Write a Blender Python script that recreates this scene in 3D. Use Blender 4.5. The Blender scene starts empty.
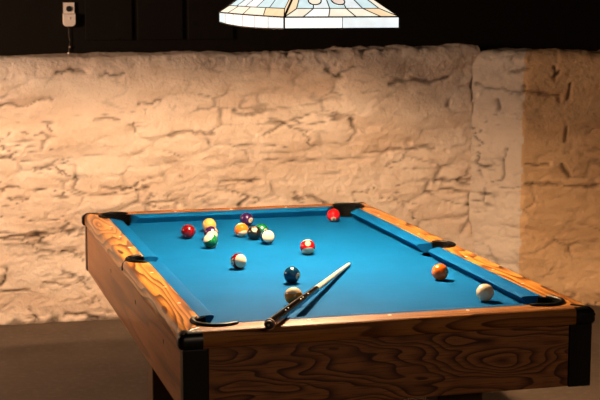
import bpy, bmesh, math, random
import numpy as np
from mathutils import Vector, Matrix, noise as mnoise
random.seed(4); np.random.seed(4)
S = bpy.context.scene
C = S.collection
T = 0.80            # height of the rail top above the floor
W, L = 0.99, 1.98   # playing area between the cushion noses
PI = math.pi

# ------------------------------------------------------------------ camera
cam = bpy.data.cameras.new('camera'); co = bpy.data.objects.new('camera', cam); C.objects.link(co)
R_ = Vector((0.96410157, -0.26552935, 0.00152547)); U_ = Vector((0.03720549, 0.14077195, 0.98934272)); F_ = Vector((0.26291427, 0.95377011, -0.14559761))
CAM = Vector((-1.3616, -4.0158, T + 0.9560))
co.matrix_world = Matrix(((R_.x, U_.x, -F_.x, CAM.x), (R_.y, U_.y, -F_.y, CAM.y), (R_.z, U_.z, -F_.z, CAM.z), (0, 0, 0, 1)))
cam.sensor_width = 36; cam.lens = 1438.45 * 36 / 600
cam.clip_start = .05; cam.clip_end = 60
cam.dof.use_dof = True; cam.dof.focus_distance = 4.85; cam.dof.aperture_fstop = 8
S.camera = co
# ------------------------------------------------------------------ world, lights, exposure
w = bpy.data.worlds.new('world'); S.world = w; w.use_nodes = True
w.node_tree.nodes['Background'].inputs[0].default_value = (1.0, .72, .5, 1)
w.node_tree.nodes['Background'].inputs[1].default_value = 0.008
S.view_settings.view_transform = 'Standard'; S.view_settings.look = 'None'
S.view_settings.exposure = 0.0; S.view_settings.gamma = 1; S.view_settings.use_curve_mapping = False

def lamp(name, kind, loc, power, col, size=.05, rot=None):
    l = bpy.data.lights.new(name, kind); o = bpy.data.objects.new(name, l); C.objects.link(o)
    o.location = loc; l.energy = power; l.color = col
    if kind == 'AREA':
        l.shape = 'RECTANGLE'; l.size = size; l.size_y = size
    else: l.shadow_soft_size = size
    if rot: o.rotation_euler = rot
    return o
WARM = (1.0, .66, .38)
BULBS = [(.025, .99, T + .925)]
for p in BULBS: lamp('bulb_light', 'POINT', p, 275.0, WARM, .045)
# the lamp over the neighbouring table, out of frame on the left
ol = lamp('side_room_light', 'AREA', (-2.9, 2.2, T + .95), 52, (1.0, .68, .46), .5)
ol.data.spread = math.radians(150)
ol.rotation_euler = (Vector((-.4, 3.0, 1.25)) - ol.location).to_track_quat('-Z', 'Y').to_euler()

lamp('front_fill_light', 'AREA', (.2, -4.6, 2.3), 30, (1.0, .72, .5), .6, (math.radians(38), 0, 0))  # unseen fill added behind the camera to brighten the apron and near ball faces
# ------------------------------------------------------------------ helpers
def nodes(name):
    m = bpy.data.materials.new(name); m.use_nodes = True
    return m, m.node_tree, m.node_tree.nodes['Principled BSDF']
def simple(name, col, rough=.5, spec=.5, metal=0, emit=None, es=0, coat=0, bump=0, bscale=40):
    m, nt, b = nodes(name)
    b.inputs['Base Color'].default_value = (*col, 1); b.inputs['Roughness'].default_value = rough
    b.inputs['Specular IOR Level'].default_value = spec; b.inputs['Metallic'].default_value = metal
    b.inputs['Coat Weight'].default_value = coat
    if emit: b.inputs['Emission Color'].default_value = (*emit, 1); b.inputs['Emission Strength'].default_value = es
    if bump:
        n = nt.nodes.new('ShaderNodeTexNoise'); n.inputs['Scale'].default_value = bscale; n.inputs['Detail'].default_value = 5
        tc = nt.nodes.new('ShaderNodeTexCoord'); nt.links.new(tc.outputs['Object'], n.inputs['Vector'])
        bp = nt.nodes.new('ShaderNodeBump'); bp.inputs['Strength'].default_value = bump; bp.inputs['Distance'].default_value = .01
        nt.links.new(n.outputs['Fac'], bp.inputs['Height']); nt.links.new(bp.outputs['Normal'], b.inputs['Normal'])
    return m
def math_node(nt, op, a, b=None, c=None):
    n = nt.nodes.new('ShaderNodeMath'); n.operation = op
    for i, v in enumerate((a, b, c)):
        if v is None: continue
        if isinstance(v, (int, float)): n.inputs[i].default_value = v
        else: nt.links.new(v, n.inputs[i])
    return n.outputs[0]
def ramp(nt, fac, stops):
    r = nt.nodes.new('ShaderNodeValToRGB'); e = r.color_ramp.elements
    while len(e) < len(stops): e.new(.5)
    for el, (p, c) in zip(e, stops): el.position = p; el.color = (*c, 1)
    nt.links.new(fac, r.inputs[0]); return r.outputs[0]
def noise_tex(nt, vec, scale, detail=4, rough=.5):
    n = nt.nodes.new('ShaderNodeTexNoise'); n.inputs['Scale'].default_value = scale
    n.inputs['Detail'].default_value = detail; n.inputs['Roughness'].default_value = rough
    nt.links.new(vec, n.inputs['Vector']); return n.outputs['Fac']
def mapping(nt, scale, loc=(0, 0, 0)):
    tc = nt.nodes.new('ShaderNodeTexCoord'); mp = nt.nodes.new('ShaderNodeMapping')
    mp.inputs['Scale'].default_value = scale; mp.inputs['Location'].default_value = loc
    nt.links.new(tc.outputs['Object'], mp.inputs['Vector']); return mp.outputs[0]
def mixc(nt, fac, a, b, mode='MIX'):
    n = nt.nodes.new('ShaderNodeMix'); n.data_type = 'RGBA'; n.blend_type = mode
    if isinstance(fac, (int, float)): n.inputs[0].default_value = fac
    else: nt.links.new(fac, n.inputs[0])
    for i, v in ((6, a), (7, b)):
        if isinstance(v, tuple): n.inputs[i].default_value = (*v, 1)
        else: nt.links.new(v, n.inputs[i])
    return n.outputs[2]

def link(name, me, mats, parent=None, smooth=None):
    o = bpy.data.objects.new(name, me); C.objects.link(o)
    for m in (mats if isinstance(mats, (list, tuple)) else [mats]): me.materials.append(m)
    if smooth is not None:
        me.shade_smooth() if smooth is True else None
        if smooth is not True:
            for p in me.polygons: p.use_smooth = True
            me.set_sharp_from_angle(angle=math.radians(smooth))
    if parent: o.parent = parent; o.matrix_parent_inverse = Matrix.Translation(-Vector(parent.location)) if parent.type == 'EMPTY' else parent_inv(parent)
    return o
def parent_inv(p):
    m = Matrix.Identity(4); q = p
    chain = []
    while q: chain.append(q); q = q.parent
    for q in reversed(chain): m = m @ (q.matrix_parent_inverse if q.parent else Matrix.Identity(4)) @ q.matrix_basis
    return m.inverted()
def objbm(name, bm, mats, parent=None, smooth=None):
    bmesh.ops.recalc_face_normals(bm, faces=bm.faces)
    me = bpy.data.meshes.new(name); bm.to_mesh(me); bm.free()
    return link(name, me, mats, parent, smooth)
def tag(o, label=None, cat=None, group=None, kind=None):
    for k, v in (('label', label), ('category', cat), ('group', group), ('kind', kind)):
        if v: o[k] = v
    return o
def empty(name, loc, label, cat, group=None):
    o = bpy.data.objects.new(name, None); C.objects.link(o); o.location = loc; o.empty_display_size = .1
    return tag(o, label, cat, group)
def box(bm, lo, hi, bev=0, mi=0):
    r = bmesh.ops.create_cube(bm, size=1)
    vs = r['verts']
    for v in vs: v.co = Vector([lo[i] + (v.co[i] + .5) * (hi[i] - lo[i]) for i in range(3)])
    fs = list({f for v in vs for f in v.link_faces})
    for f in fs: f.material_index = mi
    if bev:
        es = list({e for v in vs for e in v.link_edges})
        bmesh.ops.bevel(bm, geom=es, offset=bev, segments=3, affect='EDGES', profile=.6)
    return bm
def prism(bm, poly, z0, z1, mi=0):
    a = [bm.verts.new((x, y, z0)) for x, y in poly]; b = [bm.verts.new((x, y, z1)) for x, y in poly]
    n = len(poly); fs = [bm.faces.new(a[::-1]), bm.faces.new(b)]
    for i in range(n): fs.append(bm.faces.new((a[i], a[(i+1) % n], b[(i+1) % n], b[i])))
    for f in fs: f.material_index = mi
def loft(bm, rings, cap=True, closed=True, mi=0):
    vs = [[bm.verts.new(p) for p in r] for r in rings]; n = len(rings[0])
    for a, b in zip(vs, vs[1:]):
        for i in range(n if closed else n-1):
            f = bm.faces.new((a[i], a[(i+1) % n], b[(i+1) % n], b[i])); f.material_index = mi
    if cap:
        for v in (vs[0][::-1], vs[-1]):
            f = bm.faces.new(v); f.material_index = mi
def tube(bm, pts, r, n=10, flat=1.0, up=Vector((0, 0, 1)), mi=0, cap=True):
    pts = [Vector(p) for p in pts]; rings = []
    rr = r if isinstance(r, (list, tuple)) else [r]*len(pts)
    for i, p in enumerate(pts):
        d = (pts[min(i+1, len(pts)-1)] - pts[max(i-1, 0)]).normalized()
        s = d.cross(up)
        if s.length < 1e-4: s = d.cross(Vector((1, 0, 0)))
        s.normalize(); t = s.cross(d)
        rings.append([p + s*math.cos(a)*rr[i] + t*math.sin(a)*rr[i]*flat for a in [2*PI*k/n for k in range(n)]])
    loft(bm, rings, cap, True, mi)
def bool_cut(o, cyls):
    """cut vertical round holes into a mesh, then bake the result"""
    bm = bmesh.new()
    for (x, y, r, z0, z1) in cyls:
        loft(bm, [[(x + r*math.cos(a), y + r*math.sin(a), z) for a in [2*PI*k/40 for k in range(40)]] for z in (z0, z1)])
    bmesh.ops.recalc_face_normals(bm, faces=bm.faces)
    me = bpy.data.meshes.new('cut'); bm.to_mesh(me); bm.free()
    c = bpy.data.objects.new('cut', me); C.objects.link(c)
    md = o.modifiers.new('b', 'BOOLEAN'); md.operation = 'DIFFERENCE'; md.object = c; md.solver = 'EXACT'
    bpy.context.view_layer.update()
    dg = bpy.context.evaluated_depsgraph_get(); new = bpy.data.meshes.new_from_object(o.evaluated_get(dg))
    o.modifiers.clear(); o.data = new
    bpy.data.objects.remove(c); bpy.data.meshes.remove(me)

# ------------------------------------------------------------------ materials
def mat_plaster(name, base, dust, dirt):
    m, nt, b = nodes(name)
    v = mapping(nt, (1, 1, 1)); vs = mapping(nt, (1, 1, 2.2), (3, 1, 2))
    n1 = noise_tex(nt, vs, 1.6, 5, .6); n2 = noise_tex(nt, v, 9, 6, .65); n3 = noise_tex(nt, v, 60, 4, .6)
    c = mixc(nt, ramp(nt, n1, [(.42, (0, 0, 0)), (.68, (1, 1, 1))]), base, dust)
    c = mixc(nt, ramp(nt, n2, [(.55, (0, 0, 0)), (.8, (.55,)*3)]), c, dirt)
    at = nt.nodes.new('ShaderNodeAttribute'); at.attribute_name = 'crack'
    c = mixc(nt, at.outputs['Fac'], c, tuple(x*.25 for x in dirt))
    nt.links.new(c, b.inputs['Base Color']); b.inputs['Roughness'].default_value = .9; b.inputs['Specular IOR Level'].default_value = .25
    h = math_node(nt, 'ADD', math_node(nt, 'MULTIPLY', n2, .8), math_node(nt, 'MULTIPLY', n3, .3))
    bp = nt.nodes.new('ShaderNodeBump'); bp.inputs['Strength'].default_value = .75; bp.inputs['Distance'].default_value = .03
    nt.links.new(h, bp.inputs['Height']); nt.links.new(bp.outputs['Normal'], b.inputs['Normal'])
    return m
M_PL = mat_plaster('whitewashed_stone', (.86, .70, .58), (.72, .53, .40), (.42, .27, .18))
M_PIER = mat_plaster('fresh_plaster', (.68, .56, .46), (.56, .45, .36), (.32, .23, .17))
M_OCHRE = mat_plaster('ochre_plaster', (.70, .44, .24), (.58, .35, .18), (.28, .17, .10))

def mat_floor():
    m, nt, b = nodes('worn_concrete')
    v = mapping(nt, (1, 1, 1)); n = noise_tex(nt, v, 1.4, 6, .6); n2 = noise_tex(nt, v, 30, 4, .6)
    c = ramp(nt, n, [(.35, (.070, .047, .032)), (.65, (.110, .075, .052))])
    c = mixc(nt, ramp(nt, n2, [(.5, (0, 0, 0)), (.75, (.4,)*3)]), c, (.17, .13, .10))
    nt.links.new(c, b.inputs['Base Color']); b.inputs['Roughness'].default_value = .75; b.inputs['Specular IOR Level'].default_value = .3
    bp = nt.nodes.new('ShaderNodeBump'); bp.inputs['Strength'].default_value = .2; bp.inputs['Distance'].default_value = .004
    nt.links.new(n2, bp.inputs['Height']); nt.links.new(bp.outputs['Normal'], b.inputs['Normal'])
    return m
M_FLOOR = mat_floor()

def mat_wood(name, axis, light, mid, dark, rings=26, seed=0, across=7.5, along=1.1, rough=.32, coat=.35, spec=.4):
    """flat-sawn oak laminate: cathedral figure from contour lines of a stretched noise"""
    m, nt, b = nodes(name)
    sc = [across]*3; sc[axis] = along
    v = mapping(nt, tuple(sc), (seed*1.7, seed*.9, seed*2.3))
    n = noise_tex(nt, v, 1.0, 2, .4)
    s = math_node(nt, 'FRACT', math_node(nt, 'MULTIPLY', n, rings))
    sc2 = [260]*3; sc2[axis] = 9
    fine = noise_tex(nt, mapping(nt, tuple(sc2)), 1.0, 3, .6)
    sc3 = [30]*3; sc3[axis] = 2
    mid_n = noise_tex(nt, mapping(nt, tuple(sc3)), 1.0, 3, .6)
    c = ramp(nt, s, [(0, light), (.30, light), (.66, mid), (.86, dark), (.94, dark), (1.0, light)])
    c = mixc(nt, ramp(nt, fine, [(.48, (0, 0, 0)), (.68, (.7,)*3)]), c, dark)
    c = mixc(nt, ramp(nt, mid_n, [(.45, (0, 0, 0)), (.75, (.6,)*3)]), c, mid)
    nt.links.new(c, b.inputs['Base Color']); b.inputs['Roughness'].default_value = rough
    b.inputs['Coat Weight'].default_value = coat; b.inputs['Coat Roughness'].default_value = .18
    b.inputs['Specular IOR Level'].default_value = spec
    return m
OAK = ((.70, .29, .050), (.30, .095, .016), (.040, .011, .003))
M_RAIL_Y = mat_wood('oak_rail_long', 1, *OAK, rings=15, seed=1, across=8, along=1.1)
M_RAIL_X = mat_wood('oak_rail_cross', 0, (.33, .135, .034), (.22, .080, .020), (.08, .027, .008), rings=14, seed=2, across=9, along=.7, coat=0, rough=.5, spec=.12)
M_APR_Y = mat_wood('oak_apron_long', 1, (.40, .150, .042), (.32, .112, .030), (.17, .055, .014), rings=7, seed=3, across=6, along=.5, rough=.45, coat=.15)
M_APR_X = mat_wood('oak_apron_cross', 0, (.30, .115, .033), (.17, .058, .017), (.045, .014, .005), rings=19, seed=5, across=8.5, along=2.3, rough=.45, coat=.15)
M_LEG = simple('dark_oak_leg', (.10, .055, .03), .5)
M_BLACK = simple('black_plastic', (.004, .0035, .0035), .35, .35)
M_POCKET = simple('black_pocket_rubber', (.0012, .0012, .0012), .9, .05)
M_LIP = simple('black_lip_plastic', (.003, .003, .003), .4, .10)
M_SIGHT = simple('pearl_sight', (.85, .78, .66), .3)

def mat_cloth():
    m, nt, b = nodes('blue_cloth')
    v = mapping(nt, (1, 1, 1)); n = noise_tex(nt, v, 5, 4, .6); n2 = noise_tex(nt, v, 420, 2, .5)
    c = ramp(nt, n, [(.35, (.0010, .058, .172)), (.7, (.0012, .067, .196))])
    nt.links.new(c, b.inputs['Base Color']); b.inputs['Roughness'].default_value = .75
    b.inputs['Specular IOR Level'].default_value = .03
    b.inputs['Sheen Weight'].default_value = 0; b.inputs['Sheen Roughness'].default_value = .5; b.inputs['Sheen Tint'].default_value = (.5, .8, 1, 1)
    bp = nt.nodes.new('ShaderNodeBump'); bp.inputs['Strength'].default_value = .25; bp.inputs['Distance'].default_value = .001
    nt.links.new(n2, bp.inputs['Height']); nt.links.new(bp.outputs['Normal'], b.inputs['Normal'])
    return m
M_CLOTH = mat_cloth()

# ------------------------------------------------------------------ stone walls
def vnoise(x, y, seed, sc):
    rs = np.random.RandomState(seed); g = rs.rand(256, 256)
    x = x*sc; y = y*sc; xi = np.floor(x).astype(int); yi = np.floor(y).astype(int)
    fx = x-xi; fy = y-yi; fx = fx*fx*(3-2*fx); fy = fy*fy*(3-2*fy)
    a = g[xi % 256, yi % 256]; b = g[(xi+1) % 256, yi % 256]; c = g[xi % 256, (yi+1) % 256]; d = g[(xi+1) % 256, (yi+1) % 256]
    return (a*(1-fx)+b*fx)*(1-fy)+(c*(1-fx)+d*fx)*fy
def fbm(x, y, seed, sc, oct=4, g=.5):
    t = 0; a = 1; n = 0
    for o in range(oct): t = t+a*vnoise(x, y, seed+o, sc*2**o); n += a; a *= g
    return t/n
CRACKS_B = [[(2.315, 1.173), (2.467, 1.188), (2.583, 1.193)], [(2.611, 1.335), (2.663, 1.345), (2.753, 1.318)], [(2.844, 1.306), (2.962, 1.32)], [(3.026, 1.159), (3.146, 1.17)], [(2.998, 1.067), (3.01, 1.014)], [(3.184, 0.988), (3.292, 0.993), (3.442, 0.982)], [(2.788, 1.085), (2.932, 1.09)], [(3.718, 0.983), (3.83, 1.035)], [(2.82, 0.732), (3.086, 0.712)], [(2.302, 0.74), (2.405, 0.747)], [(3.468, 0.732), (3.69, 0.73)], [(3.249, 0.785), (3.263, 0.771)], [(2.352, 0.691), (2.454, 0.674)], [(4.056, 1.316), (4.113, 1.274), (4.156, 1.26)], [(4.43, 1.223), (4.784, 1.251)], [(4.919, 1.235), (4.938, 1.023)], [(3.944, 0.646), (4.088, 0.585)], [(4.288, 0.871), (4.701, 0.874)], [(4.704, 0.695), (4.945, 0.71)], [(2.295, 0.482), (2.527, 0.476)], [(2.319, 0.322), (2.318, 0.262), (2.288, 0.234)], [(2.521, 0.232), (2.638, 0.211)], [(2.287, 0.204), (2.432, 0.192)], [(2.43, 0.105), (2.487, 0.041)], [(2.615, 0.06), (2.724, 0.058), (2.794, 0.044)], [(2.603, 0.388), (2.692, 0.394)],
            [(1.4, .9), (1.8, .92)], [(.9, .5), (1.3, .48), (1.35, .3)], [(1.7, .35), (2.0, .33)], [(.4, 1.1), (.8, 1.08)]]
CRACKS_R = [[(0.215, 0.894), (0.203, 0.795), (0.183, 0.723), (0.098, 0.697), (0.085, 0.588)], [(0.024, 1.249), (0.297, 1.209)],
            [(0.302, 1.226), (0.502, 1.197)], [(0.47, 1.35), (0.475, 1.29)], [(0.49, 1.20), (0.489, 1.164)], [(0.323, 0.704), (0.722, 0.694)], [(0.32, 0.816), (0.444, 0.803)], [(0.527, 0.804), (0.569, 0.748)], [(.47, 1.30), (.50, 1.33)], [(.55, 1.18), (.56, 1.27)], [(.55, 1.02), (.545, .95)], [(.16, 1.17), (.165, 1.12)], [(.22, 1.33), (.33, 1.335)], [(.30, 1.25), (.31, 1.21)], [(.9, .9), (1.3, .92)], [(1.1, .5), (1.6, .47)]]
def stone_wall(name, path, ns, top, cracks, seed, mats, matfun, ledge=.36, rise=0, rag=.03):
    P = [Vector(p) for p in path]; seg = [(P[i+1]-P[i]).length for i in range(len(P)-1)]; tot = sum(seg)
    s = np.linspace(0, tot, ns)
    base = np.zeros((ns, 2)); nrm = np.zeros((ns, 2))
    def at(t):
        k = 0
        while k < len(seg)-1 and t > seg[k]: t -= seg[k]; k += 1
        d = (P[k+1]-P[k])/seg[k]; p = P[k]+d*t; return p, Vector((d.y, -d.x))
    for i, t in enumerate(s):
        p, _ = at(t); n = sum((at(min(max(t+o, 0), tot))[1] for o in (-.03, -.015, 0, .015, .03)), Vector((0, 0))).normalized()
        base[i] = p; nrm[i] = n
    H = top; rad = .05
    prof = [(0, z) for z in np.arange(-.02, H-rad, .0095)]
    prof += [(rad-rad*math.cos(a), H-rad+rad*math.sin(a)) for a in np.linspace(0, PI/2, 7)]
    prof += [(d, H) for d in np.linspace(rad+.015, ledge, 18)]
    prof = np.array(prof); arc = np.concatenate([[0], np.cumsum(np.hypot(*np.diff(prof, axis=0).T))])
    SS, VV = np.meshgrid(s, arc, indexing='ij')
    # rubble: stretched cells with warped borders
    wx = SS + .07*(fbm(SS, VV, seed+20, 5)-.5)+.25*(fbm(SS, VV, seed+24, 1.2)-.5); wy = VV + .06*(fbm(SS, VV, seed+30, 6)-.5)+.12*(fbm(SS, VV, seed+34, 1.5)-.5)
    rs = np.random.RandomState(seed); pts = []
    rows = np.arange(-.1, arc[-1]+.2, .105)
    for j, y in enumerate(rows):
        x = -.3+rs.rand()*.3
        while x < tot+.4: pts.append((x+rs.randn()*.03, y+rs.randn()*.018)); x += .16+rs.rand()*.26
    pts = np.array(pts); hgt = rs.rand(len(pts))
    f1 = np.full(SS.shape, 9.); f2 = np.full(SS.shape, 9.); hh = np.zeros(SS.shape)
    for (x, y), h in zip(pts, hgt):
        d = np.sqrt(((wx-x)*.42)**2+((wy-y))**2)
        m = d < f1; f2 = np.where(m, f1, np.minimum(f2, d)); hh = np.where(m, h, hh); f1 = np.where(m, d, f1)
    e = f2-f1
    mask = np.clip((fbm(SS, VV, seed+40, 2.6, 3)-.44)*6, 0, 1)
    cr = np.clip(1-e/.011, 0, 1)*mask*np.clip((fbm(SS, VV, seed+44, 9, 2)-.38)*5, 0, 1)
    soft = np.clip(1-e/.035, 0, 1)*(.35+.65*mask)
    h = .008*(np.clip(e/.05, 0, 1))*(hh-.2) - .002*soft - .010*cr
    h += .055*(fbm(SS, VV, seed+1, 1.3, 3)-.5) + .044*(fbm(SS*.38, VV*1.7, seed+8, 5.5, 4, .55)-.5)
    # flaking coats of plaster: shallow terraces with wandering, mostly level edges
    q = fbm(SS*.42, VV*1.5, seed+100, 4.5, 6, .62)*10; fr = q-np.floor(q)
    h += .012*np.clip(fr/.10, 0, 1)*(1-fr)*fbm(SS, VV, seed+120, 3, 2)
    rid = 1-np.abs(fbm(SS*.6, VV*1.7, seed+60, 5, 4)-.5)*2
    tm = np.clip((1.22-VV)/.15, .25, 1)
    cre = 0
    for sd_, sc_, m_ in ((60, 3.6, .47), (200, 5.0, .47), (230, 7.5, .50)):
        ff = np.abs(fbm(SS*.42+.02*VV, VV*1.9, seed+sd_, sc_, 4, .42)-.5)
        mk = np.clip((fbm(SS*.8, VV*1.2, seed+sd_+9, 2.6, 2)-m_)*7, 0, 1)
        cre = np.maximum(cre, np.clip(1.2-ff/.016, 0, 1)*mk)
    h -= .013*cre*tm
    h += .006*(fbm(SS*.7, VV*1.5, seed+140, 26, 3, .6)-.5)
    pit = np.clip(.30-fbm(SS*.8, VV, seed+150, 22, 2), 0, 1)*np.clip((fbm(SS, VV, seed+155, 2.2, 2)-.42)*6, 0, 1); h -= .06*pit
    # the long open cracks
    k = np.zeros(SS.shape)
    jx = SS+.03*(fbm(SS, VV, seed+70, 16)-.5); jy = VV+.055*(fbm(SS, VV, seed+75, 11, 4, .6)-.5)
    for i, pl in enumerate(cracks):
        for (x0, y0), (x1, y1) in zip(pl, pl[1:]):
            dx, dy = x1-x0, y1-y0; l2 = dx*dx+dy*dy; t = np.clip(((jx-x0)*dx+(jy-y0)*dy)/l2, 0, 1)
            d = np.hypot(jx-x0-t*dx, jy-y0-t*dy); wd = .0060*(-.05+1.9*fbm(SS, VV, seed+80+i, 13, 2))+.0015
            k = np.maximum(k, np.clip(1.35-d/wd, 0, 1))
    h -= .022*k
    foot = np.clip((-.03+.15*fbm(SS, VV, seed+90, 7, 4, .6)-VV)/.02, 0, 1); h += .09*foot*(fbm(SS, VV, seed+91, 8, 4, .6)-.42)
    crack = np.clip(k*.65+cr*.6+foot*.8+cre*.75*tm, 0, 1)
    # profile offsets
    D = np.broadcast_to(prof[:, 0], SS.shape); Z = np.broadcast_to(prof[:, 1], SS.shape)
    face = np.clip(1-D/rad, 0, 1)
    out = h*face
    X = base[:, 0:1]+nrm[:, 0:1]*(out-D); Y = base[:, 1:2]+nrm[:, 1:2]*(out-D)
    topw = (fbm(s, s*0, seed+50, 1.6, 3)-.5)*.02 + np.clip((s-2.3)/2.6, 0, 1)*rise + (fbm(s, s*0, seed+55, 14, 3)-.5)*rag*np.clip((s-tot+2.2), .15, 1)
    Zz = Z + np.clip((Z-.6)/(H-.6), 0, 1)*topw[:, None] + (1-face)*h*.6
    Zz[:, 0] = -.02
    vs = np.stack([X, Y, Zz], -1).reshape(-1, 3); na = len(arc)
    i = np.arange(ns-1)[:, None]*na+np.arange(na-1)[None, :]
    f = np.stack([i, i+na, i+na+1, i+1], -1).reshape(-1, 4)
    me = bpy.data.meshes.new(name); me.from_pydata(vs.tolist(), [], f.tolist())
    a = me.attributes.new('crack', 'FLOAT', 'POINT'); a.data.foreach_set('value', crack.reshape(-1).astype(np.float32))
    sm = (s[:-1]+s[1:])/2
    mi = np.repeat(np.array([matfun(t) for t in sm]), na-1)
    if len(mats) > 1:
        vv = np.tile((arc[:-1]+arc[1:])/2, ns-1); ss = np.repeat(sm, na-1)
        mi = np.array([matfun(a_+.004*math.sin(b_*31)+.004*math.sin(b_*77+1)) for a_, b_ in zip(ss, vv)])
    o = link(name, me, mats, None, True)
    me.polygons.foreach_set('material_index', mi.astype(np.int32))
    o['kind'] = 'structure'
    return o
stone_wall('wall_back', [(-3.2, 3.52), (1.76, 3.52)], 500, 1.388, CRACKS_B, 7, [M_PL], lambda t: 0, rise=.045, rag=.03)
stone_wall('wall_right', [(1.73, 3.53), (1.94, 3.30), (2.34, 3.16), (3.9, 2.6)], 230, 1.408, CRACKS_R, 19, [M_PIER, M_OCHRE], lambda t: 0 if t < .305 else 1, ledge=.30, rag=.085)

# upper wall of dark boards behind the ledge, floor, ceiling and the unseen sides of the room
M_BOARD = simple('black_brown_boards', (.010, .007, .005), .7, .1, bump=.3, bscale=12)
M_CEIL = simple('dark_ceiling', (.03, .022, .017), .8, .2)
def struct(name, bm, m, smooth=None):
    o = objbm(name, bm, m, None, smooth); o['kind'] = 'structure'; return o
bm = bmesh.new(); box(bm, (-3.4, 3.86, 1.30), (4.2, 3.96, 2.62))
struct('wall_upper', bm, M_BOARD)
bm = bmesh.new()
for x0, x1 in ((-1.9, -.95), (-.40, -.145), (-.115, .135), (.165, .42)): # framed panels of the boarding
    z0, z1 = 1.475, 2.3
    box(bm, (x0, 3.846, z0), (x1, 3.862, z1), .004)
struct('trim_1', bm, M_BOARD)
bm = bmesh.new(); box(bm, (-5.2, -6.2, -.12), (4.4, 4.0, 0)); struct('floor', bm, M_FLOOR)
bm = bmesh.new(); box(bm, (-5.2, -6.2, 2.62), (4.4, 4.0, 2.72)); struct('ceiling', bm, M_CEIL)
bm = bmesh.new(); box(bm, (-5.3, -6.2, 0), (-5.2, 4.0, 2.62)); struct('wall_left', bm, M_BOARD)
bm = bmesh.new(); box(bm, (-5.2, -6.3, 0), (4.4, -6.2, 2.62)); struct('wall_front', bm, M_BOARD)
bm = bmesh.new(); box(bm, (-5.2, 3.52, 0), (-3.2, 3.62, 2.62)); struct('wall_back_left', bm, M_PL)
bm = bmesh.new(); box(bm, (4.3, -6.2, 0), (4.4, 3.9, 2.62)); struct('wall_right_side', bm, M_PL)
bm = bmesh.new()
for y in (-4.5, -3, -1.5, 0, 1.5, 3): box(bm, (-5.2, y-.06, 2.48), (4.3, y+.06, 2.62), .01)
struct('trim_2', bm, M_CEIL)

# ------------------------------------------------------------------ pool table
YC = L/2
tbl = empty('pool_table', (0, YC, 0), 'oak laminate pool table with blue cloth and black corner caps', 'pool table')
WI, WO = .055, .145        # wood starts / ends this far outside the nose line
ZB = T-.036                # playing surface
POCK = [(-.512, -.014, .062), (.512, -.014, .062), (-.512, L+.014, .062), (.512, L+.014, .062), (-.553, YC, .058), (.553, YC, .058)]
# bed
bm = bmesh.new(); box(bm, (-W/2-.06, -.06, ZB-.045), (W/2+.06, L+.06, ZB))
bed = objbm('bed_cloth', bm, M_CLOTH, tbl); bool_cut(bed, [(x, y, r, ZB-.2, ZB+.1) for x, y, r in POCK])
# rails: rounded profile swept with mitred ends. d = outwards from the inner wood edge
rp = [(0, -.052), (0, 0), (.068, 0), (.075, -.0015), (.081, -.006), (.084, -.012), (.085, -.020), (.085, -.042), (.082, -.049), (.075, -.052)]
def rail(side):
    bm = bmesh.new(); r0, r1 = [], []
    for d, z in rp:
        a = W/2+WI+d; lo, hi = -WI-d, L+WI+d
        if side in 'LR':
            x = -a if side == 'L' else a; r0.append((x, lo, T+z)); r1.append((x, hi, T+z))
        else:
            y = lo if side == 'N' else hi; r0.append((-a, y, T+z)); r1.append((a, y, T+z))
    loft(bm, [r0, r1])
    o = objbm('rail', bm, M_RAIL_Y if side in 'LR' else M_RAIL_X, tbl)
    bool_cut(o, [(x, y, r+.006, T-.2, T+.1) for x, y, r in POCK])
    for p in o.data.polygons: p.use_smooth = True
    o.data.set_sharp_from_angle(angle=math.radians(32))
    # pearl sights let into the rail top
    sg = .076
    if side in 'LR': ps = [((-1 if side == 'L' else 1)*(W/2+sg), k*L/8) for k in (1, 2, 3, 5, 6, 7)]
    else: ps = [((k-2)*W/4, -sg if side == 'N' else L+sg) for k in (1, 2, 3)]
    for x, y in ps:
        b2 = bmesh.new(); loft(b2, [[(x+.0055*math.cos(a), y+.0055*math.sin(a), z) for a in [2*PI*k/16 for k in range(16)]] for z in (T-.002, T+.0008)])
        objbm('sight', b2, M_SIGHT, o)
    return o
rails = {s: rail(s) for s in 'LRNF'}
# cushions (six), profile from the wood inwards
cp = [(0, -.036), (0, -.001), (.012, .0005), (.040, -.003), (.051, -.006), (.055, -.010), (.0535, -.014), (.034, -.034), (.033, -.036)]
def cushion(kind, a, b, ca, cb, sx):
    """a..b = ends at the nose, ca / cb = how much further the back of each end runs"""
    bm = bmesh.new(); rings = []
    N = 12
    for i in range(N+1):
        ring = []
        for d, z in cp:
            q = 1-d/.055; lo = a-ca*q; hi = b+cb*q; t = lo+(hi-lo)*i/N
            if kind == 'Y': ring.append((sx*(W/2+WI-d), t, T+z))
            else: ring.append((t, (-WI+d) if sx < 0 else (L+WI-d), T+z))
        rings.append(ring)
    loft(bm, rings); return objbm('cushion', bm, M_CLOTH, tbl, 35)
for sx in (-1, 1):
    cushion('Y', .088, YC-.062, .040, .022, sx); cushion('Y', YC+.062, L-.088, .022, .040, sx)
    cushion('X', -W/2+.080, W/2-.080, .040, .040, sx)
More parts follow.
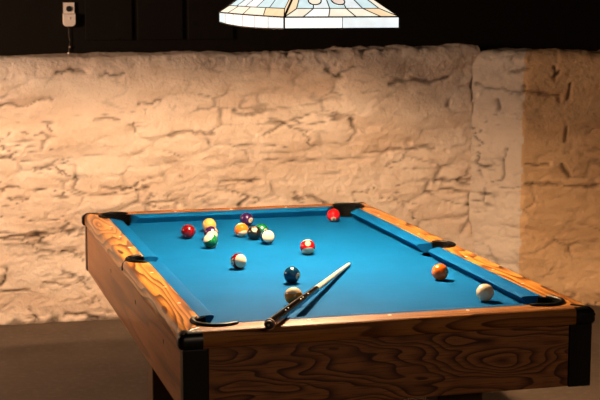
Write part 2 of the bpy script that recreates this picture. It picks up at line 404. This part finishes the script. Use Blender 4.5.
# pockets: liner wall, cup and the raised lip that stays open towards the cloth
for i, (x, y, r) in enumerate(POCK):
    bm = bmesh.new(); n = 40
    side = i > 3
    face = math.atan2(0 if side else (YC-y), -x) if side else math.atan2(1 if y < YC else -1, -1 if x > 0 else 1)
    half = 1.62 if side else 2.05
    ang = [face+PI-half+2*half*k/n for k in range(n+1)]
    # liner: curved wall from lip to below the bed, given thickness
    ro = r+.006; ri = r-.002
    rings = []
    for a in ang:
        c, s = math.cos(a), math.sin(a)
        rings.append([(x+ri*c, y+ri*s, T-.16), (x+ri*c, y+ri*s, T-.001), (x+ro*c, y+ro*s, T-.001), (x+ro*c, y+ro*s, T-.16)])
    loft(bm, rings)
    full = [2*PI*k/n for k in range(n)]
    loft(bm, [[(x+q*math.cos(a), y+q*math.sin(a), z) for a in full] for q, z in ((r*.99, ZB-.004), (r*.99, T-.16), (.01, T-.165))], cap=False)
    pk = objbm('pocket', bm, M_POCKET, tbl, 40)
    bm = bmesh.new(); m = 30; lp = []
    ext = 1.50 if side else 1.66
    for k in range(m+1):
        a = face+PI-ext+2*ext*k/m; u = abs(2*k/m-1); rr = r+.006+(.012*max(0, u-.7) if not side else 0)
        lp.append((x+rr*math.cos(a), y+rr*math.sin(a), T+.0025))
    th = [.0035+.0045*min(1, (1-abs(2*k/m-1))*6) for k in range(m+1)]
    tube(bm, lp, th, 10, .75)
    objbm('pocket_lip', bm, M_LIP, pk, 50)
# trim strips from each pocket to the outer edge and the corner caps
def strip(pts, wd, th):
    """flat band along pts (x, y, z, nx, ny, nz) with outward normal"""
    bm = bmesh.new(); rings = []
    P = [Vector(p[:3]) for p in pts]; Nn = [Vector(p[3:]).normalized() for p in pts]
    for i, p in enumerate(P):
        d = (P[min(i+1, len(P)-1)]-P[max(i-1, 0)]).normalized(); s = d.cross(Nn[i]).normalized(); n = Nn[i]
        rings.append([p+s*wd/2-n*.003, p+s*wd*.5+n*th*.5, p+s*wd*.25+n*th, p-s*wd*.25+n*th, p-s*wd*.5+n*th*.5, p-s*wd/2-n*.003])
    loft(bm, rings); return objbm('pocket_trim', bm, M_LIP, tbl, 50)
XO = W/2+WO-.005
for sx in (-1, 1):
    x = lambda d: sx*(W/2+WI+d)
    strip([(x(.062), YC, T, 0, 0, 1), (x(.066), YC, T, .1*sx, 0, 1), (x(.074), YC, T-.004, .5*sx, 0, 1), (x(.081), YC, T-.011, 1*sx, 0, .6), (x(.085), YC, T-.022, sx, 0, 0), (x(.085), YC, T-.036, sx, 0, 0)], .014, .004)
    for sy in (-1, 1):
        y = lambda d: (-WI-d) if sy < 0 else (L+WI+d)
        strip([(x(.030), y(.030), T, 0, 0, 1), (x(.045), y(.045), T, 0, 0, 1), (x(.058), y(.058), T, 0, 0, 1), (x(.072), y(.072), T-.002, .3*sx, .3*sy, 1), (x(.080), y(.080), T-.010, sx, sy, 1), (x(.085), y(.085), T-.022, sx, sy, 0)], .012, .003)
        # corner cap wrapped round the end of the rails
        bm = bmesh.new(); rings = []
        cpz = [(.068, .0012), (.076, -.0005), (.0845, -.007), (.0900, -.016), (.0905, -.040), (.086, -.049), (.070, -.052)]; wx_ = 1.06 if sx < 0 else 1.0
        path = [(.085-.014, .085, 0), ]
        # path round the corner, starting on the long side
        stations = []
        stations.append((1, 0, -.018)); stations.append((1, 0, -.004))
        for k in range(7):
            a = (k)/6*PI/2; stations.append((math.cos(a), math.sin(a), None))
        stations.append((0, 1, -.020)); stations.append((0, 1, -.045))
        R0 = .016
        for cx_, cy_, off in stations:
            ring = []
            for d, z in cpz:
                if off is None: px_ = (d-R0)+R0*cx_ if d > R0 else d; py_ = (d-R0)+R0*cy_
                elif cx_ == 1: px_, py_ = d, .085-R0+off
                else: px_, py_ = .085-R0+off, d
                ring.append((x(px_*wx_), y(py_), T+z))
            rings.append(ring)
        loft(bm, rings, cap=True, closed=True); objbm('corner_cap', bm, M_BLACK, tbl, 45)
        # black corner post under the cap
        bm = bmesh.new()
        xa, xb = sorted((sx*(XO-.065-.012), sx*(XO-.003))); ya, yb = sorted((y(.078), y(.030)))
        box(bm, (xa, ya, T-.246), (xb, yb, T-.050), .005)
        objbm('corner_post', bm, M_BLACK, tbl)
# aprons
AO = XO-.006
for sx in (-1, 1):
    bm = bmesh.new(); xa, xb = sorted((sx*AO, sx*(AO-.022)))
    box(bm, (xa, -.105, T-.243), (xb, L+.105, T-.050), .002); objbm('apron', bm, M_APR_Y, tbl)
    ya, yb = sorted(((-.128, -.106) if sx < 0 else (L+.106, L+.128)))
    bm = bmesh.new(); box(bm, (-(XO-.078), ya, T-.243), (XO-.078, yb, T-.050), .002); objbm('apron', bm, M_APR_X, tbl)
for py_, pz_ in ((1.335, -.105), (.745, -.100), (.20, -.105)):
    bm = bmesh.new(); loft(bm, [[(-AO-q_, py_+.006*math.cos(a), T+pz_+.008*math.sin(a)) for a in [2*PI*k/14 for k in range(14)]] for q_ in (-.001, .0012)]); objbm('screw_plug', bm, M_LEG, tbl)
bm = bmesh.new(); box(bm, (-.60, -.10, T-.215), (.60, L+.10, T-.19)); objbm('underside_panel', bm, M_LEG, tbl)
for sx in (-1, 1):
    for y0, y1 in ((.215, .33), (L-.33, L-.215)):
        xa, xb = sorted((sx*.425, sx*.27))
        bm = bmesh.new(); box(bm, (xa, y0, .015), (xb, y1, T-.20), .006)
        lg = objbm('leg', bm, M_LEG, tbl)
        bm = bmesh.new(); box(bm, (xa-.008, y0-.008, 0), (xb+.008, y1+.008, .03), .004); objbm('foot_plate', bm, M_BLACK, lg)

# ------------------------------------------------------------------ balls
RB = .0286
def ball_mat(name, col, stripe, ivory=(.60, .49, .35)):
    m, nt, b = nodes(name)
    tc = nt.nodes.new('ShaderNodeTexCoord'); vm = nt.nodes.new('ShaderNodeVectorMath'); vm.operation = 'NORMALIZE'
    nt.links.new(tc.outputs['Object'], vm.inputs[0]); sx = nt.nodes.new('ShaderNodeSeparateXYZ'); nt.links.new(vm.outputs[0], sx.inputs[0])
    spot = math_node(nt, 'GREATER_THAN', sx.outputs['X'], .915)
    if stripe:
        band = math_node(nt, 'LESS_THAN', math_node(nt, 'ABSOLUTE', sx.outputs['Z']), .55)
        c = mixc(nt, band, ivory, col)
    else: c = mixc(nt, 0.0, col, col)
    if name != 'cue_ball_mat': c = mixc(nt, spot, c, (.38, .30, .21))
    nt.links.new(c, b.inputs['Base Color']); b.inputs['Roughness'].default_value = .09; b.inputs['Specular IOR Level'].default_value = .55
    b.inputs['Coat Weight'].default_value = 0
    return m
M_INK = simple('ball_ink', (.01, .01, .01), .12)
def digit_faces(bm, text, mi):
    cu = bpy.data.curves.new('t', 'FONT'); cu.body = text; cu.size = .020 if len(text) == 1 else .0155; cu.align_x = 'CENTER'; cu.align_y = 'CENTER'; cu.resolution_u = 3; cu.offset = .0007
    to = bpy.data.objects.new('t', cu); C.objects.link(to); bpy.context.view_layer.update()
    me = bpy.data.meshes.new_from_object(to.evaluated_get(bpy.context.evaluated_depsgraph_get()))
    bpy.data.objects.remove(to); bpy.data.curves.remove(cu)
    t = bmesh.new(); t.from_mesh(me); bpy.data.meshes.remove(me)
    bmesh.ops.triangulate(t, faces=t.faces)
    mp = {}
    for v in t.verts:
        p = Vector((0, v.co.x, v.co.y)); q = Vector((math.sqrt(max(1e-9, RB**2-p.y**2-p.z**2)), p.y, p.z)).normalized()*(RB*1.006); mp[v] = bm.verts.new(q)
    for f in t.faces:
        try: nf = bm.faces.new([mp[v] for v in f.verts]); nf.material_index = mi
        except ValueError: pass
    t.free()
BX = dict(yellow=(.50, .25, .055), blue=(.003, .034, .085), red=(.36, .003, .005), purple=(.022, .006, .045), orange=(.74, .12, .008), green=(.003, .075, .022), maroon=(.10, .002, .004), black=(.008, .008, .008))
GRP = 'pool balls on the blue cloth'
# name, number, colour, striped, position on the cloth, number direction and cap direction seen from the camera
balls = [
 ('7', 'maroon', 0, (-.285, 1.575), (-.4, .2, -.8), None, 'dark red solid ball by itself at the left of the far ball group'),
 ('1', 'yellow', 0, (-.171, 1.705), (-.86, -.20, .42), None, 'solid yellow ball standing behind the purple striped ball'),
 ('12', 'purple', 1, (-.204, 1.510), (.80, .26, .5), (-.2, .55, -.75), 'purple striped ball between the yellow ball and the green striped ball'),
 ('14', 'green', 1, (-.243, 1.338), (-.3, .1, -.9), (-.50, .74, .42), 'green and white striped ball in front of the purple striped ball'),
 ('4', 'purple', 0, (.011, 1.809), (.66, -.12, .7), None, 'solid purple ball farthest back behind the orange striped ball'),
 ('13', 'orange', 1, (-.070, 1.556), (-.5, .5, -.7), (.32, -.82, .40), 'orange and white striped ball left of the black ball'),
 ('8', 'black', 0, (-.036, 1.479), (.08, .52, .85), None, 'black eight ball with its number spot facing up'),
 ('6', 'green', 0, (.004, 1.520), (.62, -.10, .7), None, 'solid green ball partly hidden behind the black and white capped balls'),
 ('10', 'blue', 1, (-.009, 1.369), (.2, -.95, -.1), (.22, .16, .96), 'dark blue striped ball turned so its white cap faces out'),
 ('15', 'maroon', 1, (-.232, .906), (-.7, -.1, .2), (.52, .10, .84), 'maroon striped ball with its white cap to the right, alone mid table'),
 ('2', 'blue', 0, (-.113, .616), (.78, -.12, .6), None, 'solid dark blue ball behind the yellow striped ball near the cue'),
 ('9', 'yellow', 1, (-.196, .289), (.1, -.3, -.9), (-.05, .93, .30), 'yellow striped ball with pale top tucked beside the cue'),
 ('11', 'red', 1, (.083, 1.117), (.06, .52, .84), (.12, -.86, .50), 'red and white striped ball with number spot up, mid table'),
 ('3', 'red', 0, (.397, 1.824), (.0, -.60, .8), None, 'solid bright red ball at the far right corner pocket'),
 ('5', 'orange', 0, (.392, .535), (.78, .14, .6), None, 'solid orange ball in front of the right side pocket'),
 ('', 'white', 0, (.411, .181), (0, 1, 0), None, 'plain ivory cue ball near the front right corner of the table')]
mats_cache = {}
for num, col, st, (x, y), nd, pd, lab in balls:
    bm = bmesh.new(); bmesh.ops.create_icosphere(bm, subdivisions=5, radius=RB)
    if num: digit_faces(bm, num, 1)
    nm = 'cue_ball' if not num else ('striped_ball' if st else 'solid_ball')
    key = (col, st)
    if key not in mats_cache:
        mats_cache[key] = ball_mat('cue_ball_mat', (.66, .52, .36), 0) if not num else ball_mat('ball_%s_%s' % (col, 'striped' if st else 'solid'), tuple(c for c in (BX[col] if not (col == 'yellow' and st) else (.58, .24, .035))), st)
    me = bpy.data.meshes.new(nm); bm.to_mesh(me); bm.free()
    o = link(nm, me, [mats_cache[key], M_INK], None, True)
    wn = (R_*nd[0]+U_*nd[1]-F_*nd[2]).normalized()
    wp = (R_*pd[0]+U_*pd[1]-F_*pd[2]) if pd else Vector((0.1, 0.1, 1))
    if pd:  # the cap direction is kept, the number direction is made perpendicular to it
        wp = wp.normalized(); wn = (wn-wp*wn.dot(wp)).normalized()
    else: wp = (wp-wn*wp.dot(wn)).normalized()
    yv = wp.cross(wn)
    o.matrix_world = Matrix(((wn.x, yv.x, wp.x, x), (wn.y, yv.y, wp.y, y), (wn.z, yv.z, wp.z, ZB+RB), (0, 0, 0, 1)))
    tag(o, lab, 'ball', GRP)

# ------------------------------------------------------------------ cue
ct = Vector((.167, .861, ZB+.0065)); cb = Vector((-.370, -.140, T+.0185)); cb = ct+(cb-ct)*1.045
ax = (cb-ct).normalized(); cl = (cb-ct).length
cue = empty('pool_cue', ct, 'short two-piece pool cue with white shaft and black butt, leaning over the near rail', 'cue')
def cyl(name, segs, m, parent=None, n=28):
    q = ax.to_track_quat('Z', 'Y'); bm = bmesh.new()
    loft(bm, [[ct+q @ Vector((r*math.cos(a), r*math.sin(a), d)) for a in [2*PI*k/n for k in range(n)]] for d, r in segs])
    return objbm(name, bm, m, parent or cue, 30)
M_SHAFT = simple('white_maple_shaft', (.58, .49, .39), .35, coat=.1)
M_BUTT = simple('black_lacquered_butt', (.004, .0035, .0035), .12, .3)
JO = .565
cyl('tip', [(0, .0045), (.002, .0060), (.012, .0063)], simple('leather_tip', (.50, .42, .34), .8))
cyl('shaft', [(.012, .0063), (.03, .0064), (JO, .0105)], M_SHAFT)
cyl('joint_collar', [(JO, .0110), (JO+.012, .0112)], simple('brass_collar', (.7, .55, .35), .25, metal=1))
bt = cyl('butt', [(JO+.012, .0108), (cl*.7, .0136), (cl-.012, .0158), (cl-.006, .0158)], M_BUTT)
cyl('end_ring', [(cl-.007, .0162), (cl-.001, .0162)], simple('butt_ring', (.45, .25, .14), .35))
cyl('bumper', [(cl-.001, .0130), (cl+.008, .0120), (cl+.010, .009)], simple('rubber_bumper', (.015, .013, .012), .6))
cyl('bumper_screw', [(cl+.009, .0035), (cl+.0108, .0032)], simple('bumper_screw', (.35, .27, .2), .4), None, 14)
q = ax.to_track_quat('Z', 'Y')
up = Vector((0, 0, 1)); up = (up-ax*up.dot(ax)).normalized(); sd = ax.cross(up)
for d, off in ((cl*.60, .25), (cl*.66, -.15), (cl*.69, .5), (cl*.83, .05), (cl*.86, .45)):
    rr = .0108+(d-JO)/(cl-JO)*.005
    bm = bmesh.new(); nn = (up*math.cos(off)+(-F_-ax*(-F_).dot(ax)).normalized()*.8).normalized()
    pc = ct+ax*d+nn*(rr-.0008); s2 = ax.cross(nn)
    loft(bm, [[pc+ax*math.cos(a)*.0045+s2*math.sin(a)*.0022+nn*h for a in [2*PI*k/12 for k in range(12)]] for h in (0, .0014)])
    objbm('pearl_inlay', bm, M_SIGHT, bt)

# ------------------------------------------------------------------ stained glass lamp
LX, LY, LZ = .025, .99, T+.827
hx, hy = .196, .492
lampo = empty('pendant_lamp', (LX, LY, LZ), 'lit stained glass billiard lamp in cream and pale blue hanging over the pool table', 'lamp')
def glass(name, col, es):
    m, nt, b = nodes(name)
    v = mapping(nt, (1, 1, 1)); n = noise_tex(nt, v, 22, 5, .6)
    c = mixc(nt, ramp(nt, n, [(.4, (0, 0, 0)), (.7, (1, 1, 1))]), col, tuple(min(1, k*1.12+.05) for k in col))
    nt.links.new(c, b.inputs['Base Color']); nt.links.new(c, b.inputs['Emission Color']); b.inputs['Emission Strength'].default_value = es
    b.inputs['Roughness'].default_value = .15
    return m
G = [glass('glass_white', (1.0, .95, .88), 1.1), glass('glass_cream', (1.0, .86, .68), 1.0), glass('glass_pale_blue', (.62, .78, .80), 1.0), glass('glass_amber', (1.0, .70, .42), 1.0), glass('glass_peach', (.95, .72, .60), .9), glass('glass_blue_white', (.78, .84, .85), 1.0)]
M_LEAD = simple('dark_lead_came', (.02, .015, .012), .4, metal=.4)
SK = .037; SH = .155; tx, ty = .045, .20   # skirt height, slope height, top half sizes
BOW = .022
def face_pts(side):
    """returns f(a,t) on the sloping face and g(a,t) on the skirt; a in 0..1 along the face"""
    cs = {'L': ((-1, 1), (-1, -1)), 'N': ((-1, -1), (1, -1)), 'R': ((1, -1), (1, 1)), 'F': ((1, 1), (-1, 1))}[side]
    out = {'L': (-1, 0), 'N': (0, -1), 'R': (1, 0), 'F': (0, 1)}[side]; bw = BOW if side in 'LR' else 0
    def f(a, t):
        b = bw*4*a*(1-a)*(1-t)
        X = [(1-a)*cs[0][0]+a*cs[1][0], (1-a)*cs[0][1]+a*cs[1][1]]
        return Vector((LX+X[0]*(hx*(1-t)+tx*t)+out[0]*b, LY+X[1]*(hy*(1-t)+ty*t)+out[1]*b, LZ+SK+SH*t))
    def g(a, t):
        p = f(a, 0); p.z = LZ+SK*t-(.006*4*a*(1-a)*(1-t) if bw else 0); return p
    n = Vector((out[0], out[1], .8)).normalized()
    return f, g, n
def panel_mesh(fn, n, polys, th=.003):
    bm = bmesh.new()
    for pts, mi in polys:
        # subdivide edges so the bowed sides stay on the curve
        P = []
        for i in range(len(pts)):
            a, b = pts[i], pts[(i+1) % len(pts)]; k = 4
            for j in range(k): P.append((a[0]+(b[0]-a[0])*j/k, a[1]+(b[1]-a[1])*j/k))
        loft(bm, [[fn(*p)-n*th for p in P], [fn(*p) for p in P]], True, True, mi)
    return bm
def came(bm, fn, pts, r):
    P = []
    for a, b in zip(pts, pts[1:]):
        k = 6
        for j in range(k): P.append(fn(a[0]+(b[0]-a[0])*j/k, a[1]+(b[1]-a[1])*j/k))
    P.append(fn(*pts[-1])); tube(bm, P, r, 6)
for side in 'LNRF':
    f, g, n = face_pts(side); long_ = side in 'LR'
    k = 6 if long_ else 2; cols = [2, 0, 0, 0, 0, 5] if long_ else [0, 5]
    sk = objbm('skirt_glass', panel_mesh(g, n, [([(i/k, 0), ((i+1)/k, 0), ((i+1)/k, 1), (i/k, 1)], cols[i]) for i in range(k)]), G, lampo)
    cm = bmesh.new()
    for i in range(1, k): came(cm, g, [(i/k, 0), (i/k, 1)], .0012)
    came(cm, g, [(0, 0), (1, 0)], .0022); came(cm, g, [(0, 1), (1, 1)], .0028); came(cm, g, [(0, 0), (0, 1)], .0030)
    objbm('skirt_came', cm, M_LEAD, sk)
    # sloping face: trim row, hip borders, inner field with scroll motif
    t1 = .17; e = .035 if long_ else .085; m = 4
    tr = [0] + [e+(1-2*e)*i/m for i in range(m+1)] + [1]
    br = [0, .16, .38, .62, .84, 1] if not long_ else [0, .22, .5, .78, 1]
    ir = [e+(1-2*e)*i/(len(br)-1) for i in range(len(br))]
    polys = []; leads = []
    tc = [1, 0, 1, 1, 3] if not long_ else [1, 1, 1, 3]
    for i in range(len(br)-1):
        polys.append(([(br[i], 0), (br[i+1], 0), (ir[i+1], t1), (ir[i], t1)], tc[i]))
        leads.append([(br[i], 0), (ir[i], t1)])
    leads.append([(1, 0), (ir[-1], t1)])
    polys.append(([(0, 0), (e, t1), (e, .94), (0, .94)], 3 if side == 'N' else 1)); polys.append(([(1, 0), (1, .94), (1-e, .94), (1-e, t1)], 1 if side == 'N' else 3))
    polys.append(([(0, .94), (1, .94), (1, 1), (0, 1)], 1))
    fl = [2, 5, 2, 5, 2] if not long_ else [2, 5, 0, 2, 2]
    for i in range(5):
        a0, a1 = e+(1-2*e)*i/5, e+(1-2*e)*(i+1)/5
        polys.append(([(a0, t1), (a1, t1), (a1, .60), (a0, .60)], fl[i])); polys.append(([(a0, .60), (a1, .60), (a1, .94), (a0, .94)], fl[(i+2) % 5]))
        leads.append([(a0, t1), (a0+(.03 if i % 2 else -.0), .60), (a0, .94)])
    leads += [[(e, t1), (1-e, t1)], [(1-e, t1), (1-e, .94)], [(e, .60), (1-e, .60)], [(0, .94), (1, .94)]]
    sg = objbm('shade_glass', panel_mesh(f, n, polys), G, lampo)
    cm = bmesh.new()
    for l in leads: came(cm, f, l, .0021)
    came(cm, f, [(0, 0), (0, 1)], .0042); came(cm, f, [(0, 1), (1, 1)], .004)
    objbm('shade_came', cm, M_LEAD, sg)
    # round scroll pieces in amber and peach glass
    for ca, ct_, mi in ((.27, .335, 1), (.54, .335, 4), (.76, .50, 3)) if not long_ else ((.30, .50, 2), (.5, .55, 4), (.70, .50, 3)):
        bm = bmesh.new(); asp = (hx if not long_ else hy)*2*.8; ra = .024
        ring = [(ca+ra/asp*math.cos(q_), ct_+ra/.24*math.sin(q_)) for q_ in [2*PI*i/24 for i in range(24)]]
        loft(bm, [[f(*p)+n*.0005 for p in ring], [f(*p)+n*.0025 for p in ring]], True, True, mi)
        so = objbm('scroll_glass', bm, G, sg)
        bm = bmesh.new(); tube(bm, [f(*p)+n*.0035 for p in ring+ring[:1]], .0024, 6); objbm('scroll_came', bm, M_LEAD, so)
# top plate, gallery, rods and canopy, bulbs on sockets
M_BRONZE = simple('bronze_fitting', (.09, .055, .03), .35, metal=.8)
bm = bmesh.new(); box(bm, (LX-tx-.008, LY-ty-.008, LZ+SK+SH-.002), (LX+tx+.008, LY+ty+.008, LZ+SK+SH+.012), .004)
top = objbm('top_plate', bm, M_BRONZE, lampo)
for dy in (-.14, .14):
    bm = bmesh.new(); tube(bm, [(LX, LY+dy, LZ+SK+SH+.01), (LX, LY+dy, 2.47)], .005, 10); objbm('hanging_rod', bm, M_BRONZE, lampo)
bm = bmesh.new(); box(bm, (LX-.05, LY-.20, 2.455), (LX+.05, LY+.20, 2.48), .006); objbm('ceiling_canopy', bm, M_BRONZE, lampo)
M_BULB = simple('bulb_glass', (1, .9, .75), .3, emit=(1, .78, .5), es=6)
for bx, by, bz in BULBS:
    bm = bmesh.new(); n_ = 16
    prof = [(.012, .062), (.013, .045), (.016, .035), (.024, .018), (.029, 0), (.025, -.016), (.014, -.026), (.003, -.030)]
    # the emissive envelope is drawn above the point light so the light stays free
    loft(bm, [[(bx+r_*math.cos(a), by+r_*math.sin(a), bz+.070+z_) for a in [2*PI*k_/n_ for k_ in range(n_)]] for r_, z_ in prof])
    bb = objbm('bulb', bm, M_BULB, lampo, 40)
    bm = bmesh.new(); tube(bm, [(bx, by, bz+.125), (bx, by, LZ+SK+SH)], .016, 14); objbm('socket', bm, M_BRONZE, bb)

# ------------------------------------------------------------------ wall device and its cord
M_IV = simple('ivory_plastic', (.95, .80, .70), .35)
dx, dz, yw = -.487, T+.753, 3.86
dev = empty('wall_sensor', (dx, yw, dz), 'small cream plastic device with round black eye on the dark upper wall', 'wall device')
bm = bmesh.new()
prism_pts = [(-.027, 0), (.027, 0), (.029, .0), (.029, .062), (.025, .066), (.025, .123), (-.025, .123), (-.025, .066), (-.029, .062)]
def body(h0, h1, hw, y0, rnd):
    out = []
    for k in range(9):
        a = PI+PI/2*k/8; out.append((-hw+rnd+rnd*math.cos(a), h0+rnd+rnd*math.sin(a)))
    for k in range(9):
        a = -PI/2+PI/2*k/8; out.append((hw-rnd+rnd*math.cos(a), h0+rnd+rnd*math.sin(a)))
    out += [(hw, h1), (-hw, h1)]
    return out
pts = body(0, .125, .029, 0, .012)
loft(bm, [[(dx+a, yw-d, dz+b) for a, b in pts] for d in (0, .016)])
bp_ = objbm('back_plate', bm, M_IV, dev)
bm = bmesh.new(); pts = body(-.003, .066, .034, 0, .022)
loft(bm, [[(dx+a*s, yw-d, dz+.03+(b-.03)*s) for a, b in pts] for d, s in ((.014, 1), (.034, 1), (.040, .9))]); objbm('lower_housing', bm, M_IV, dev, 40)
bm = bmesh.new(); loft(bm, [[(dx+r*math.cos(a), yw-d, dz+.092+r*math.sin(a)) for a in [2*PI*k/24 for k in range(24)]] for d, r in ((.014, .0155), (.022, .0155), (.024, .011))]); objbm('round_eye', bm, M_BLACK, dev)
bm = bmesh.new(); box(bm, (dx-.004, yw-.043, dz+.036), (dx+.004, yw-.038, dz+.050), .001)
bm2 = bm; objbm('switch', bm2, M_IV, dev)
bm = bmesh.new(); pz = [(dx-.002, yw-.012, dz), (dx-.004, yw-.014, dz-.04), (dx+.001, yw-.012, dz-.08), (dx-.003, yw-.012, dz-.115), (dx-.006, yw-.016, dz-.150), (dx-.004, yw-.016, dz-.163)]
tube(bm, pz, .0022, 8); cd = objbm('cord', bm, simple('brown_cord', (.10, .065, .045), .6), dev, 50)
bm = bmesh.new(); bmesh.ops.create_icosphere(bm, subdivisions=2, radius=.006, matrix=Matrix.Translation((dx+.001, yw-.013, dz-.113))); objbm('cord_knot', bm, simple('tan_knot', (.4, .27, .18), .6), cd, True)
bm = bmesh.new(); tube(bm, [(dx-.006, yw-.016, dz-.142), (dx-.007, yw-.017, dz-.165)], [.006, .007], 10); objbm('cord_pull', bm, M_IV, cd, 50)
